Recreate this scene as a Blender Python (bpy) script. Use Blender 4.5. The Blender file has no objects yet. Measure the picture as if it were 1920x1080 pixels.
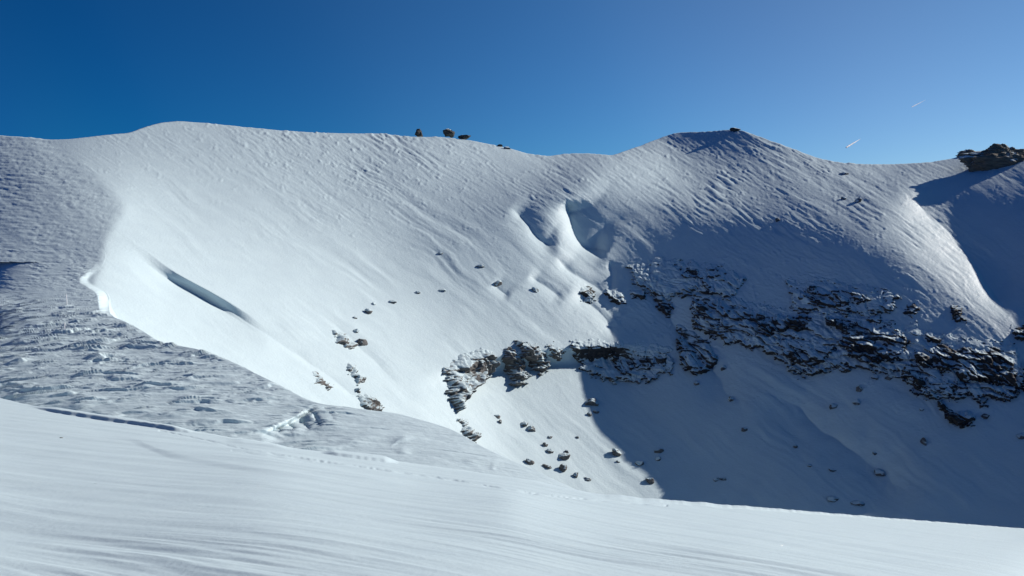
import bpy, math, random
import numpy as np
R = math.radians
# ------------------------------------------------------------------ camera, sky, sun, exposure
scn = bpy.context.scene
W, H = 1920.0, 1080.0
FPX = 1507.0                                   # focal length in photo pixels
HROW = 420.0                                   # photo row of the true horizon
PITCH = math.atan((H/2-HROW)/FPX)
cd = bpy.data.cameras.new('camera'); cam = bpy.data.objects.new('camera', cd)
scn.collection.objects.link(cam); scn.camera = cam
cd.sensor_width = 36.0; cd.lens = 36.0*FPX/W; cd.clip_start = 0.05; cd.clip_end = 60000
cam.location = (0, 0, 0); cam.rotation_euler = (math.pi/2-PITCH, 0, 0)

SUN_AZ, SUN_EL = 66.5, 27.0                    # azimuth to the right of straight ahead, elevation
w = bpy.data.worlds.new('World'); scn.world = w; w.use_nodes = True
nt = w.node_tree; bg = nt.nodes['Background']
sky = nt.nodes.new('ShaderNodeTexSky'); sky.sky_type = 'NISHITA'; sky.sun_disc = False
sky.sun_elevation = R(SUN_EL); sky.sun_rotation = R(SUN_AZ)
sky.altitude = 3000; sky.air_density = 1.0; sky.dust_density = 0.0; sky.ozone_density = 4.0
# deep high-altitude blue: the clear sky darkens and loses red away from the sun
tc = nt.nodes.new('ShaderNodeTexCoord'); dp = nt.nodes.new('ShaderNodeVectorMath'); dp.operation = 'DOT_PRODUCT'
SUNV = (math.sin(R(SUN_AZ))*math.cos(R(SUN_EL)), math.cos(R(SUN_AZ))*math.cos(R(SUN_EL)), math.sin(R(SUN_EL)))
dp.inputs[1].default_value = SUNV; nt.links.new(tc.outputs['Generated'], dp.inputs[0])
cr = nt.nodes.new('ShaderNodeValToRGB'); cr.color_ramp.interpolation = 'CARDINAL'
SKYR = [(0.0, (.005, .14, .50)), (0.30, (.005, .16, .52)), (0.46, (.035, .29, .54)), (0.53, (.045, .34, .59)), (0.64, (.15, .46, .69)), (0.76, (.36, .65, .83)), (0.85, (.65, .79, .87)), (0.93, (.76, .88, .90)), (1.0, (.78, .9, .9))]
while len(cr.color_ramp.elements) < len(SKYR): cr.color_ramp.elements.new(0.5)
for e, (p, c) in zip(cr.color_ramp.elements, SKYR): e.position = p; e.color = c+(1,)
mx = nt.nodes.new('ShaderNodeMix'); mx.data_type = 'RGBA'; mx.blend_type = 'MULTIPLY'; mx.inputs[0].default_value = 1
ma = nt.nodes.new('ShaderNodeMath'); ma.operation = 'MULTIPLY_ADD'; ma.inputs[1].default_value = .5; ma.inputs[2].default_value = .5
nt.links.new(dp.outputs['Value'], ma.inputs[0]); nt.links.new(ma.outputs[0], cr.inputs[0]); nt.links.new(sky.outputs[0], mx.inputs[6]); nt.links.new(cr.outputs[0], mx.inputs[7])
# and the zenith is darker still at this height
sz = nt.nodes.new('ShaderNodeSeparateXYZ'); nt.links.new(tc.outputs['Generated'], sz.inputs[0])
mr = nt.nodes.new('ShaderNodeMapRange'); mr.interpolation_type = 'SMOOTHSTEP'
for k_, v_ in (('From Min', .28), ('From Max', .75), ('To Min', 1.0), ('To Max', .85)): mr.inputs[k_].default_value = v_
nt.links.new(sz.outputs[2], mr.inputs[0]); vm = nt.nodes.new('ShaderNodeVectorMath'); vm.operation = 'SCALE'
nt.links.new(mx.outputs[2], vm.inputs[0]); nt.links.new(mr.outputs[0], vm.inputs['Scale'])
nt.links.new(vm.outputs[0], bg.inputs['Color']); bg.inputs['Strength'].default_value = 0.090
sl = bpy.data.lights.new('sun', 'SUN'); sl.energy = 5.0; sl.angle = R(0.55); sl.color = (1.0, 0.89, 0.80)
so = bpy.data.objects.new('sun', sl); scn.collection.objects.link(so)
so.rotation_euler = (R(90-SUN_EL), 0, R(180-SUN_AZ)); so.location = (300, 250, 300)
scn.view_settings.view_transform = 'Standard'; scn.view_settings.look = 'None'
scn.cycles.diffuse_bounces = 1; scn.view_settings.exposure = 0.15; scn.view_settings.gamma = 1.0

QUAL = 1.0                                     # mesh density
# ------------------------------------------------------------------ maths helpers
CT, ST = math.cos(PITCH), math.sin(PITCH)
def ray(u, v):
    """photo pixel -> world ray scaled to y = 1"""
    xc = (np.asarray(u, float)-W/2)/FPX; yc = -(np.asarray(v, float)-H/2)/FPX
    dy = CT+yc*ST
    return np.stack([xc/dy, np.ones_like(xc+yc), (-ST+yc*CT)/dy], -1)
_rng = np.random.RandomState(7)
_perm = _rng.permutation(4096).astype(np.int64)
_g2 = _rng.uniform(0, 2*np.pi, 4096); _g2 = np.stack([np.cos(_g2), np.sin(_g2)], -1)
_g3 = _rng.normal(size=(4096, 3)); _g3 /= np.linalg.norm(_g3, axis=1)[:, None]
def perlin2(x, y, seed=0):
    xi = np.floor(x).astype(np.int64); yi = np.floor(y).astype(np.int64)
    fx = x-xi; fy = y-yi
    def g(i, j, dx, dy):
        h = _perm[(_perm[(xi+i+seed*131) & 4095]+yi+j) & 4095]; gg = _g2[h]
        return gg[..., 0]*dx+gg[..., 1]*dy
    sx = fx*fx*fx*(fx*(fx*6-15)+10); sy = fy*fy*fy*(fy*(fy*6-15)+10)
    a = g(0, 0, fx, fy); b = g(1, 0, fx-1, fy); c = g(0, 1, fx, fy-1); d = g(1, 1, fx-1, fy-1)
    return ((a+(b-a)*sx)*(1-sy)+(c+(d-c)*sx)*sy)*1.5
def perlin3(p, seed=0):
    pi = np.floor(p).astype(np.int64); f = p-pi; s = f*f*f*(f*(f*6-15)+10); out = 0
    for i in (0, 1):
        for j in (0, 1):
            for k in (0, 1):
                h = _perm[(_perm[(_perm[(pi[..., 0]+i+seed*131) & 4095]+pi[..., 1]+j) & 4095]+pi[..., 2]+k) & 4095]
                gg = _g3[h]; d = f-np.array([i, j, k])
                wx = s[..., 0] if i else 1-s[..., 0]; wy = s[..., 1] if j else 1-s[..., 1]; wz = s[..., 2] if k else 1-s[..., 2]
                out = out+(gg*d).sum(-1)*wx*wy*wz
    return out*1.5
def fbm2(x, y, o=4, seed=0, gain=.5, lac=2.03):
    r = 0; a = 1
    for i in range(o):
        r = r+a*perlin2(x, y, seed+i*7); x = x*lac+3.1; y = y*lac+1.7; a *= gain
    return r
def fbm3(p, o=4, seed=0, gain=.5):
    r = 0; a = 1
    for i in range(o):
        r = r+a*perlin3(p, seed+i*7); p = p*2.03+3.1; a *= gain
    return r
def sstep(a, b, x):
    t = np.clip((x-a)/(b-a), 0, 1); return t*t*(3-2*t)
def normal_of(slope, aspect):
    s = np.radians(slope); a = np.radians(aspect)
    return np.stack([np.sin(s)*np.sin(a), np.sin(s)*np.cos(a), np.cos(s)], -1)
def rbf(pts, vals, qu, qv, smooth=0.0):
    pts = np.asarray(pts, float); vals = np.asarray(vals, float)
    d = np.linalg.norm(pts[:, None]-pts[None], axis=-1)
    n = len(pts)
    A = np.zeros((n+1, n+1)); A[:n, :n] = -d-smooth*np.eye(n); A[:n, n] = 1; A[n, :n] = 1
    b = np.zeros((n+1, vals.shape[1])); b[:n] = vals
    wts = np.linalg.solve(A, b)
    out = np.zeros(qu.shape+(vals.shape[1],))+wts[n]
    for i in range(n):
        out += -np.hypot(qu-pts[i, 0], qv-pts[i, 1])[..., None]*wts[i]
    return out
def blur(a, k):
    for _ in range(k):
        p = np.pad(a, 1, mode='edge')
        a = (p[1:-1, 1:-1]*2+p[:-2, 1:-1]+p[2:, 1:-1])/4
        p = np.pad(a, 1, mode='edge'); a = (p[1:-1, 1:-1]*2+p[1:-1, :-2]+p[1:-1, 2:])/4
    return a
def poisson(gx, gy):
    """least-squares integration: gx[i,j]~L[i,j+1]-L[i,j], gy[i,j]~L[i+1,j]-L[i,j]"""
    h, w_ = gx.shape[0], gy.shape[1]
    div = np.zeros((h, w_))
    div[:, :-1] += gx; div[:, 1:] -= gx; div[:-1, :] += gy; div[1:, :] -= gy
    def dct(a):                                 # DCT-II along the last axis by FFT
        n = a.shape[-1]; b = np.concatenate([a, a[..., ::-1]], -1)
        f = np.fft.fft(b, axis=-1)[..., :n]
        return (f*np.exp(-1j*np.pi*np.arange(n)/(2*n))).real
    def idct(c):
        n = c.shape[-1]; k = np.arange(n)
        f = np.zeros(c.shape[:-1]+(2*n,), complex)
        f[..., :n] = c*np.exp(1j*np.pi*k/(2*n))
        f[..., n+1:] = np.conj(f[..., 1:n][..., ::-1])
        return np.fft.ifft(f, axis=-1).real[..., :n]
    D = dct(dct(div).T).T
    lam = (2*np.cos(np.pi*np.arange(h)/h)-2)[:, None]+(2*np.cos(np.pi*np.arange(w_)/w_)-2)[None]
    lam[0, 0] = 1; Fh = D/lam; Fh[0, 0] = 0
    return idct(idct(Fh.T).T)
def normals(P):
    a = np.gradient(P, axis=1); b = np.gradient(P, axis=0); n = np.cross(b, a); n /= np.linalg.norm(n, axis=-1)[..., None]+1e-12
    return n*np.where((n*P).sum(-1) > 0, -1, 1)[..., None]
class Sheet:
    """a terrain surface seen from the viewpoint: log-distance on a coarse grid, integrated from slopes"""
    def __init__(s, cps, u0, u1, v0, v1, step, anchor, minf=0.07, smooth=0, nblur=2, gcap=40., cps2=None, side=None, relax=0):
        s.u0, s.v0, s.st = u0, v0, step
        us = np.arange(u0, u1+1, step); vs = np.arange(v0, v1+1, step)
        U, V = np.meshgrid(us, vs)
        cp = np.array(cps, float)
        N = rbf(cp[:, :2], normal_of(cp[:, 2], cp[:, 3]), U, V, smooth)
        if cps2:                                # the other side of a sharp crest
            c2 = np.array(cps2, float); N2 = rbf(c2[:, :2], normal_of(c2[:, 2], c2[:, 3]), U, V, smooth)
            N = np.where((U < side(V))[..., None], N2, N)
        N = np.stack([blur(N[..., i], nblur) for i in range(3)], -1)
        N /= np.linalg.norm(N, axis=-1)[..., None]; s.N = N
        def grad(du, dv):
            Uc, Vc = U+du/2, V+dv/2
            r = ray(Uc, Vc); dr = ray(Uc+du/2, Vc+dv/2)-ray(Uc-du/2, Vc-dv/2)
            nr = (N*r).sum(-1); nr = np.minimum(nr, -minf)
            return np.clip(-(N*dr).sum(-1)/nr, -gcap, gcap)
        gx = grad(step, 0)[:, :-1]; gy = grad(0, step)[:-1]
        s.L = poisson(gx, gy)
        # relax: keep the surface integrable while its tilt to the sun approaches the wanted one
        sv = np.array(SUNV); want = (s.N*sv).sum(-1); Rr = ray(U, V); N0 = s.N
        for it in range(relax):
            P = np.exp(s.L-s.L.mean())[..., None]*Rr; A = normals(P); c = (A*sv).sum(-1)
            t = np.where((want < -.04) & (c < -.04), c, want); t = c+(t-c)*.8
            perp = A-c[..., None]*sv; perp /= np.linalg.norm(perp, axis=-1)[..., None]+1e-9
            N = t[..., None]*sv+np.sqrt(np.maximum(1-t*t, 0))[..., None]*perp
            N = np.stack([blur(N[..., k], 3) for k in range(3)], -1)*.55+N0*.45; N /= np.linalg.norm(N, axis=-1)[..., None]
            s.L = poisson(grad(step, 0)[:, :-1], grad(0, step)[:-1])
        s.L += math.log(anchor[2])-s.at(np.array([anchor[0]]), np.array([anchor[1]]))[0]
    def at(s, u, v):
        x = np.clip((u-s.u0)/s.st, 0, s.L.shape[1]-1.001); y = np.clip((v-s.v0)/s.st, 0, s.L.shape[0]-1.001)
        xi = np.floor(x).astype(int); yi = np.floor(y).astype(int); fx = x-xi; fy = y-yi
        def wt(f): return [(1-f)**3/6, (3*f**3-6*f**2+4)/6, (-3*f**3+3*f**2+3*f+1)/6, f**3/6]
        wx = wt(fx); wy = wt(fy); o = 0
        for j in range(4):
            yj = np.clip(yi+j-1, 0, s.L.shape[0]-1)
            for i in range(4):
                xj = np.clip(xi+i-1, 0, s.L.shape[1]-1); o = o+s.L[yj, xj]*wx[i]*wy[j]
        return o
    def P(s, u, v):
        return np.exp(s.at(u, v))[..., None]*ray(u, v)
def poly(pts, x, sm=18):
    p = np.array(pts, float)
    # monotone smooth (pchip-like through finite differences kept simple): linear + light smoothing by sampling
    xs = np.linspace(p[0, 0], p[-1, 0], 4000); ys = np.interp(xs, p[:, 0], p[:, 1])
    k = int(max(3, 4000*sm/(p[-1, 0]-p[0, 0]))); ker = np.hanning(k*2+3); ker /= ker.sum()
    ys = np.convolve(np.pad(ys, k+1, mode='edge'), ker, 'valid')
    return np.interp(x, xs, ys)
def grid_mesh(name, P, mat, flip=False, keep=None):
    h, w_ = P.shape[:2]
    idx = np.arange(h*w_).reshape(h, w_)
    q = np.stack([idx[:-1, :-1], idx[1:, :-1], idx[1:, 1:], idx[:-1, 1:]], -1).reshape(-1, 4)
    if flip: q = q[:, ::-1]
    if keep is not None: q = q[(keep[:-1, :-1] & keep[1:, 1:]).ravel()]
    return raw_mesh(name, P.reshape(-1, 3), q, mat)
def raw_mesh(name, co, q, mat, smooth=True, parent=None):
    me = bpy.data.meshes.new(name); n = len(co); k = q.shape[1]
    me.vertices.add(n); me.vertices.foreach_set('co', np.ascontiguousarray(co, np.float32).ravel())
    me.loops.add(q.size); me.loops.foreach_set('vertex_index', np.ascontiguousarray(q, np.int32).ravel())
    me.polygons.add(len(q)); me.polygons.foreach_set('loop_start', np.arange(0, q.size, k, dtype=np.int32))
    me.polygons.foreach_set('loop_total', np.full(len(q), k, np.int32))
    me.update(calc_edges=True); me.validate()
    me.polygons.foreach_set('use_smooth', np.full(len(me.polygons), smooth, bool))
    me.materials.append(mat)
    o = bpy.data.objects.new(name, me); scn.collection.objects.link(o)
    if parent: o.parent = parent
    return o
# ------------------------------------------------------------------ materials
def node(n, t, **k):
    x = n.nodes.new(t)
    for a, b in k.items():
        if a.startswith('i_'):
            x.inputs[int(a[2:]) if a[2:].isdigit() else a[2:].replace('_', ' ')].default_value = b
        else: setattr(x, a, b)
    return x
SNOW = (0.55, 0.695, 0.745)
def noise(n, co, scale, detail=4, rough=.55):
    x = node(n, 'ShaderNodeTexNoise', i_Scale=scale, i_Detail=detail, i_Roughness=rough); n.links.new(co, x.inputs['Vector']); return x.outputs['Fac']
def ramp(n, f, a, b, ca=(0, 0, 0), cb=(1, 1, 1)):
    r = n.nodes.new('ShaderNodeValToRGB'); r.color_ramp.elements[0].position = a; r.color_ramp.elements[1].position = b
    r.color_ramp.elements[0].color = ca+(1,); r.color_ramp.elements[1].color = cb+(1,); n.links.new(f, r.inputs[0]); return r.outputs[0]
def mathn(n, op, a, b=None, c=None):
    m = n.nodes.new('ShaderNodeMath'); m.operation = op
    for k, v in enumerate((a, b, c)):
        if v is None: continue
        if isinstance(v, (int, float)): m.inputs[k].default_value = v
        else: n.links.new(v, m.inputs[k])
    return m.outputs[0]
def base_mat(name):
    m = bpy.data.materials.new(name); m.use_nodes = True; n = m.node_tree; b = n.nodes['Principled BSDF']
    g = n.nodes.new('ShaderNodeNewGeometry'); return m, n, b, g
def snow_material(name, bump_scale, bump_dist, grain=None, rock=False, sparkle=False):
    m, n, b, g = base_mat(name); pos = g.outputs['Position']
    b.inputs['Roughness'].default_value = 0.6; b.inputs['Specular IOR Level'].default_value = 0.2
    # wind crust is a touch greyer than fresh drift, in broad patches of its own
    col = ramp(n, noise(n, pos, bump_scale*.12, 5), .35, .65, (SNOW[0]*.95, SNOW[1]*.955, SNOW[2]*.965), SNOW)
    if rock:
        z = node(n, 'ShaderNodeSeparateXYZ'); n.links.new(g.outputs['Normal'], z.inputs[0])
        f = mathn(n, 'ADD', z.outputs[2], mathn(n, 'MULTIPLY', mathn(n, 'SUBTRACT', noise(n, pos, .9, 6, .7), .5), .5))
        k = ramp(n, f, .34, .44)
        rc = ramp(n, noise(n, pos, .8, 6), .3, .7, (.045, .042, .04), (.14, .13, .115))
        mx = node(n, 'ShaderNodeMix', data_type='RGBA'); n.links.new(k, mx.inputs[0]); n.links.new(rc, mx.inputs[6]); n.links.new(col, mx.inputs[7]); col = mx.outputs[2]
    n.links.new(col, b.inputs['Base Color'])
    h = noise(n, pos, bump_scale, 6, .6)
    bp = node(n, 'ShaderNodeBump', i_Strength=1.0, i_Distance=bump_dist); n.links.new(h, bp.inputs['Height'])
    if grain:
        b2 = node(n, 'ShaderNodeBump', i_Strength=1.0, i_Distance=grain[1]); n.links.new(noise(n, pos, grain[0], 3, .6), b2.inputs['Height']); n.links.new(bp.outputs[0], b2.inputs['Normal']); bp = b2
    n.links.new(bp.outputs[0], b.inputs['Normal'])
    if sparkle:                                 # single crystals that catch the sun
        v = node(n, 'ShaderNodeTexVoronoi', i_Scale=24.0, feature='F1'); n.links.new(pos, v.inputs['Vector'])
        k = ramp(n, v.outputs['Distance'], .05, .08, (1, 1, 1), (0, 0, 0))
        gl = node(n, 'ShaderNodeBsdfGlossy', i_Roughness=.18)
        vs = node(n, 'ShaderNodeVectorMath', operation='MULTIPLY_ADD'); n.links.new(v.outputs['Color'], vs.inputs[0]); vs.inputs[1].default_value = (1.8,)*3; n.links.new(g.outputs['Normal'], vs.inputs[2])
        v2 = node(n, 'ShaderNodeVectorMath', operation='SUBTRACT'); n.links.new(vs.outputs[0], v2.inputs[0]); v2.inputs[1].default_value = (.9,)*3
        v3 = node(n, 'ShaderNodeVectorMath', operation='NORMALIZE'); n.links.new(v2.outputs[0], v3.inputs[0]); n.links.new(v3.outputs[0], gl.inputs['Normal'])
        ms = n.nodes.new('ShaderNodeMixShader'); n.links.new(mathn(n, 'MULTIPLY', k, .6), ms.inputs[0]); n.links.new(b.outputs[0], ms.inputs[1]); n.links.new(gl.outputs[0], ms.inputs[2])
        n.links.new(ms.outputs[0], n.nodes['Material Output'].inputs['Surface'])
    return m
def rock_material(name, lo, hi, cover=.5, bed=.35):
    """weathered limestone with snow lying on whatever faces up and plastered in the cracks"""
    m, n, b, g = base_mat(name); pos = g.outputs['Position']
    b.inputs['Roughness'].default_value = .85; b.inputs['Specular IOR Level'].default_value = .2
    z = node(n, 'ShaderNodeSeparateXYZ'); n.links.new(g.outputs['Normal'], z.inputs[0])
    mp = node(n, 'ShaderNodeMapping'); mp.inputs['Scale'].default_value = (.5, .5, 3.2); n.links.new(pos, mp.inputs[0])
    rc = ramp(n, noise(n, mp.outputs[0], bed*1.5, 8, .65), .3, .7, lo, hi)
    f = mathn(n, 'ADD', z.outputs[2], mathn(n, 'MULTIPLY', mathn(n, 'SUBTRACT', noise(n, mp.outputs[0], bed*.8, 7, .6), .5), 1.2))
    f = mathn(n, 'ADD', f, mathn(n, 'MULTIPLY', mathn(n, 'SUBTRACT', noise(n, pos, bed*.3, 3), .5), 2.3))
    k = ramp(n, f, cover-.13, cover+.13)
    mx = node(n, 'ShaderNodeMix', data_type='RGBA'); n.links.new(k, mx.inputs[0]); n.links.new(rc, mx.inputs[6]); mx.inputs[7].default_value = SNOW+(1,)
    n.links.new(mx.outputs[2], b.inputs['Base Color'])
    bp = node(n, 'ShaderNodeBump', i_Strength=1.0, i_Distance=.22); n.links.new(noise(n, mp.outputs[0], bed*4, 8, .7), bp.inputs['Height']); n.links.new(bp.outputs[0], b.inputs['Normal'])
    return m
M_snow = snow_material('wind_packed_snow', 1.2, .12)
M_ridge = snow_material('scoured_ridge_snow', 3.0, .03, grain=(22, .006))
M_near = snow_material('near_snow', 9.0, .009, grain=(60, .004), sparkle=True)
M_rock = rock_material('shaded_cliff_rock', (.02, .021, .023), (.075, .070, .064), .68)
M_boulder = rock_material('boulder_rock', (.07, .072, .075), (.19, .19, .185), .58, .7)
M_dark = rock_material('dark_skyline_rock', (.03, .034, .034), (.085, .09, .088), 1.05)
M_plaster = rock_material('snow_plastered_rock', (.03, .03, .032), (.09, .088, .082), .13)
M_rimed = rock_material('rime_covered_rock', (.07, .072, .075), (.19, .19, .185), .25, .9)
M_tor = rock_material('summit_rock', (.08, .072, .058), (.23, .205, .16), .82)
# ------------------------------------------------------------------ terrain shapes
SKYLINE = [(-400,240),(-200,235),(-60,250),(0,254),(60,258),(90,262),(130,261),(200,253),(245,249),(265,240),(300,230),(335,227),(380,230),(450,237),(520,244),(600,249),
 (680,251),(730,252),(770,257),(830,257),(880,263),(940,275),(1000,290),(1030,293),(1060,288),(1110,288),(1150,291),(1180,280),(1220,266),(1250,254),(1270,248),
 (1320,247),(1370,243),(1395,245),(1440,262),(1480,277),(1530,295),(1570,304),(1620,308),(1680,307),(1740,304),(1790,296),(1815,285),(1850,281),(1920,286),(2000,284),(2200,290),(2400,300)]
BOWL = [  # u, v, slope, aspect (0 away, 90 right, 180 towards the viewer)
 (-400,300,24,95),(-400,700,30,92),(-400,1100,35,100),(0,500,27,86),(100,350,24,98),(200,500,28,90),(0,900,34,98),(200,700,34,98),(300,1000,36,110),
 (100,262,14,150),(250,255,16,140),(330,235,14,150),(450,250,15,155),(600,262,16,162),(780,265,15,177),(950,290,17,174),(1080,300,14,169),(1150,300,14,169),
 (250,330,26,108),(400,330,27,128),(600,330,25,148),(800,350,26,164),(950,370,27,159),(1050,345,20,154),(1100,330,18,159),(1000,330,20,159),
 (300,420,30,98),(450,430,33,115),(600,430,32,130),(750,440,33,151),(900,450,35,159),(400,520,35,101),(550,560,38,106),(700,560,37,122),(850,560,37,149),(960,600,37,149),
 (600,680,39,108),(750,680,39,114),(850,640,38,126),(700,780,40,112),(800,770,39,114),(900,860,38,118),(1000,520,37,157),(1000,430,33,159),
 (1050,420,34,149),(1090,480,36,154),(1115,510,36,157),(1125,560,38,157),(1050,580,37,152),(1110,615,38,152),
 (1110,400,32,194),(1175,435,42,216),(1210,397,39,214),(1230,500,38,214),(1230,600,34,211),(1300,480,38,208),(1300,425,40,212),(1400,485,38,208),(1500,515,37,209),(1600,545,34,205),(1720,595,34,207),(1850,655,34,207),
 (1200,360,24,190),(1300,378,24,190),(1400,400,27,192),(1400,432,39,210),(1500,455,38,208),(1500,415,27,188),(1600,484,38,206),(1600,445,27,185),(1700,522,35,199),(1800,566,34,192),
 (1200,300,16,181),(1270,262,33,214),(1340,265,35,214),(1420,285,33,212),(1230,275,18,174),(1200,320,17,181),(1350,310,25,197),(1500,320,20,186),(1600,330,19,186),(1500,370,24,187),(1600,400,25,184),(1700,450,24,166),(1750,420,23,162),(1780,490,25,158),(1850,545,26,154),(1870,565,28,154),
 (1700,320,15,189),(1650,345,18,181),(1760,315,18,201),(1775,365,31,216),(1840,410,33,222),(1895,470,34,224),(1955,550,33,221),(1980,620,34,217),(1850,300,22,209),(1920,400,33,226),(2100,300,25,214),(2100,500,32,225),(2350,400,33,229),
 (1300,650,33,211),(1450,720,31,214),(1650,740,31,215),(1850,780,31,216),(1290,760,31,209),(1400,870,27,215),(1500,900,27,217),(1700,900,28,217),(1900,930,28,217),(2200,800,34,221),(2300,1100,32,221),(1700,1100,27,213),(1370,970,27,209),(1450,1100,25,205),
 (1000,700,40,150),(1080,720,38,152),(960,760,37,138),(900,780,38,126),(1050,800,35,146),(1000,850,32,138),(1100,850,29,148),(1090,910,27,146),(1150,820,30,152),(1200,900,27,154),(1260,950,26,156),(1150,1050,25,150),(900,1000,34,125),
]
FLANK = [(-400,240,15,190),(0,262,13,185),(60,262,12,180),(0,330,17,192),(130,320,15,175),(200,370,14,160),(100,400,16,182),(-200,400,18,203),(0,460,17,205),(150,450,14,178),(215,410,14,150),
 (-60,520,22,225),(100,520,12,205),(0,700,20,215),(150,700,20,205),(0,1000,25,200),(-400,800,25,210)]
CREST = [(200,60),(255,82),(300,140),(350,200),(390,235),(420,215),(450,195),(500,190),(525,172),(600,180),(1200,180)]
def crest_u(v):
    p = np.array(CREST, float); return np.interp(v, p[:, 0], p[:, 1])
bowl = Sheet(BOWL, -400, 2400, 200, 1120, 4, (1380, 244, 520.0), cps2=FLANK, side=crest_u, relax=5)
def skirt_back(P, dirs, n=10, length=120., drop=60.):
    """continue a border row of vertices away from the viewer and down (the far side of a crest)"""
    rows = []
    for i in range(n, 0, -1):
        t = i/n
        rows.append(P+dirs*length*t+np.array([0, 0, -1.])*drop*(t**1.6))
    return np.stack(rows, 0)

RIDGE = [(-400,460,16,180),(-400,700,10,180),(-400,1000,10,180),(-200,460,18,195),(0,450,17,200),(200,450,16,185),(-10,505,17,225),(60,500,13,212),(0,550,13,222),(150,540,14,218),(-10,592,15,235),(50,600,13,228),(150,600,12,222),
 (-150,650,12,215),(-150,900,12,210),(0,700,14,228),(200,650,12,224),(200,750,12,224),(350,700,11,216),(400,780,11,212),(500,740,9,195),(560,760,8,180),(540,815,11,110),(520,850,10,105),(620,830,13,92),(700,800,12,92),(700,860,13,90),(850,850,15,86),(950,900,16,86),(1050,930,17,85),(700,1000,14,95),(0,1000,12,215),(200,1000,10,200),(1100,1000,15,90),(1200,700,12,90),(1200,1100,14,95),(500,500,12,190)]
ridge = Sheet(RIDGE, -160, 1200, 440, 1060, 4, (300, 780, 92.0), minf=0.08)
NEAR = [(-300,900,11.5,6),(0,1080,12,5),(960,1000,15,20),(2200,1000,16,27),(960,1400,15,18),(0,760,12.5,16),(0,850,12,12),(960,920,18,26),(1900,1000,18,27),(-300,1400,12,8),(2200,1400,16,27),(500,850,16,20),(1400,960,18,27),(400,980,13.5,14),
 (-1500,800,11,10),(-1500,1600,12,10),(-1500,2200,12,10),(3400,1100,15,25),(3400,2200,14,20),(960,2200,13,15)]
near = Sheet(NEAR, -1500, 3400, 680, 2200, 4, (960, 1080, 9.5), minf=0.02)
EDGE = [(-1500,560),(-400,700),(-200,722),(0,746),(45,757),(60,760),(100,768.5),(150,776.5),(200,784),(250,792),(300,801),(340,807.5),(376,812),(384,813),(440,824),(560,845),(600,850),(625,853),(660,857.5),(700,862.5),(735,867),(750,870),(850,885),(1000,908),(1110,932),(1200,941),(1300,948),(1500,962),(1700,977),(1920,993),(2200,1015),(2400,1032),(3400,1110)]

LIP = [(200,0),(255,90),(290,130),(320,165),(350,195),(380,185),(410,155),(430,145),(445,150),(457,170),(468,195),(480,200),(500,192),(515,175),(527,163),(540,185),(550,202),(575,205),(592,206),
 (605,240),(625,275),(643,300),(650,345),(656,380),(680,440),(705,490),(725,530),(750,575),(757,600),(762,640),(769,690),(772,720),(775,745),(790,800),(805,850),(830,890),(855,940),(880,1000),(900,1040),(920,1085),(935,1115),(970,1200),(1010,1300),(1100,1380)]
# ---- sculpting tools: a signed distance to a traced line, then valleys and steps along it
def dist_line(U, V, pts, reach, hard=False):
    """signed distance (+ to the right of the direction of travel on the page), position 0..1; only near the line"""
    p = np.array(pts, float)
    for _ in range(3 if len(p) > 2 else 0):
        p = np.concatenate([p[:1], np.stack([p[:-1]*.75+p[1:]*.25, p[:-1]*.25+p[1:]*.75], 1).reshape(-1, 2), p[-1:]])
    m = (U > p[:, 0].min()-reach) & (U < p[:, 0].max()+reach) & (V > p[:, 1].min()-reach) & (V < p[:, 1].max()+reach)
    u = U[m]; v = V[m]; best = np.full(u.shape, 1e9); sd = np.zeros(u.shape); tt = np.zeros(u.shape)
    seg = np.hypot(*(p[1:]-p[:-1]).T); cum = np.r_[0, np.cumsum(seg)]
    for i in range(len(p)-1):
        d = (p[i+1]-p[i])/seg[i]; x = u-p[i, 0]; y = v-p[i, 1]
        t = x*d[0]+y*d[1]; tc_ = np.clip(t, 0, seg[i]); dd = np.hypot(x-tc_*d[0], y-tc_*d[1])
        side = -(x*d[1]-y*d[0]); key = dd*1.001-.001*np.abs(side); b = key < best
        best[b] = key[b]; sd[b] = (np.sign(side)*dd)[b]; tt[b] = ((cum[i]+tc_)/cum[-1])[b]
    if hard: return m, sd, tt
    # inside a bend, blend between the branches instead of jumping from one to the other
    dm = np.abs(sd); ws = np.zeros(u.shape); wd = np.zeros(u.shape); wt_ = np.zeros(u.shape); tau = .15*dm+.8
    for i in range(len(p)-1):
        d = (p[i+1]-p[i])/seg[i]; x = u-p[i, 0]; y = v-p[i, 1]; tc_ = np.clip(x*d[0]+y*d[1], 0, seg[i])
        dd = np.hypot(x-tc_*d[0], y-tc_*d[1]); w_ = seg[i]*np.exp(-(dd-dm)/tau); ws += w_; wd += w_*dd; wt_ += w_*(cum[i]+tc_)/cum[-1]
    g = sstep(3, 10, dm); T = np.clip((tt*(1-g)+wt_/ws*g-.05)/.90, 0, 1)
    return m, np.sign(sd)*(dm*(1-g)+wd/ws*g), T
def valley(U, V, D, pts, h, wl, wr, taper=0.15, wob=0, lin=False):
    """push the surface back along a line; wr = reach on the right-hand side of travel, wl = on the left"""
    m, sd, t = dist_line(U, V, pts, 5*max(wl, wr))
    if wob: sd = sd+wob*perlin2(U[m]/40, V[m]/40, 77)
    k = np.where(sd > 0, np.clip(1-sd/wr, 0, 1) if lin else np.exp(-np.maximum(sd, 0)/wr), np.exp(-np.maximum(-sd, 0)/wl))*sstep(0, 1, np.minimum(t, 1-t)/taper)
    D[m] += h*k
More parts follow.
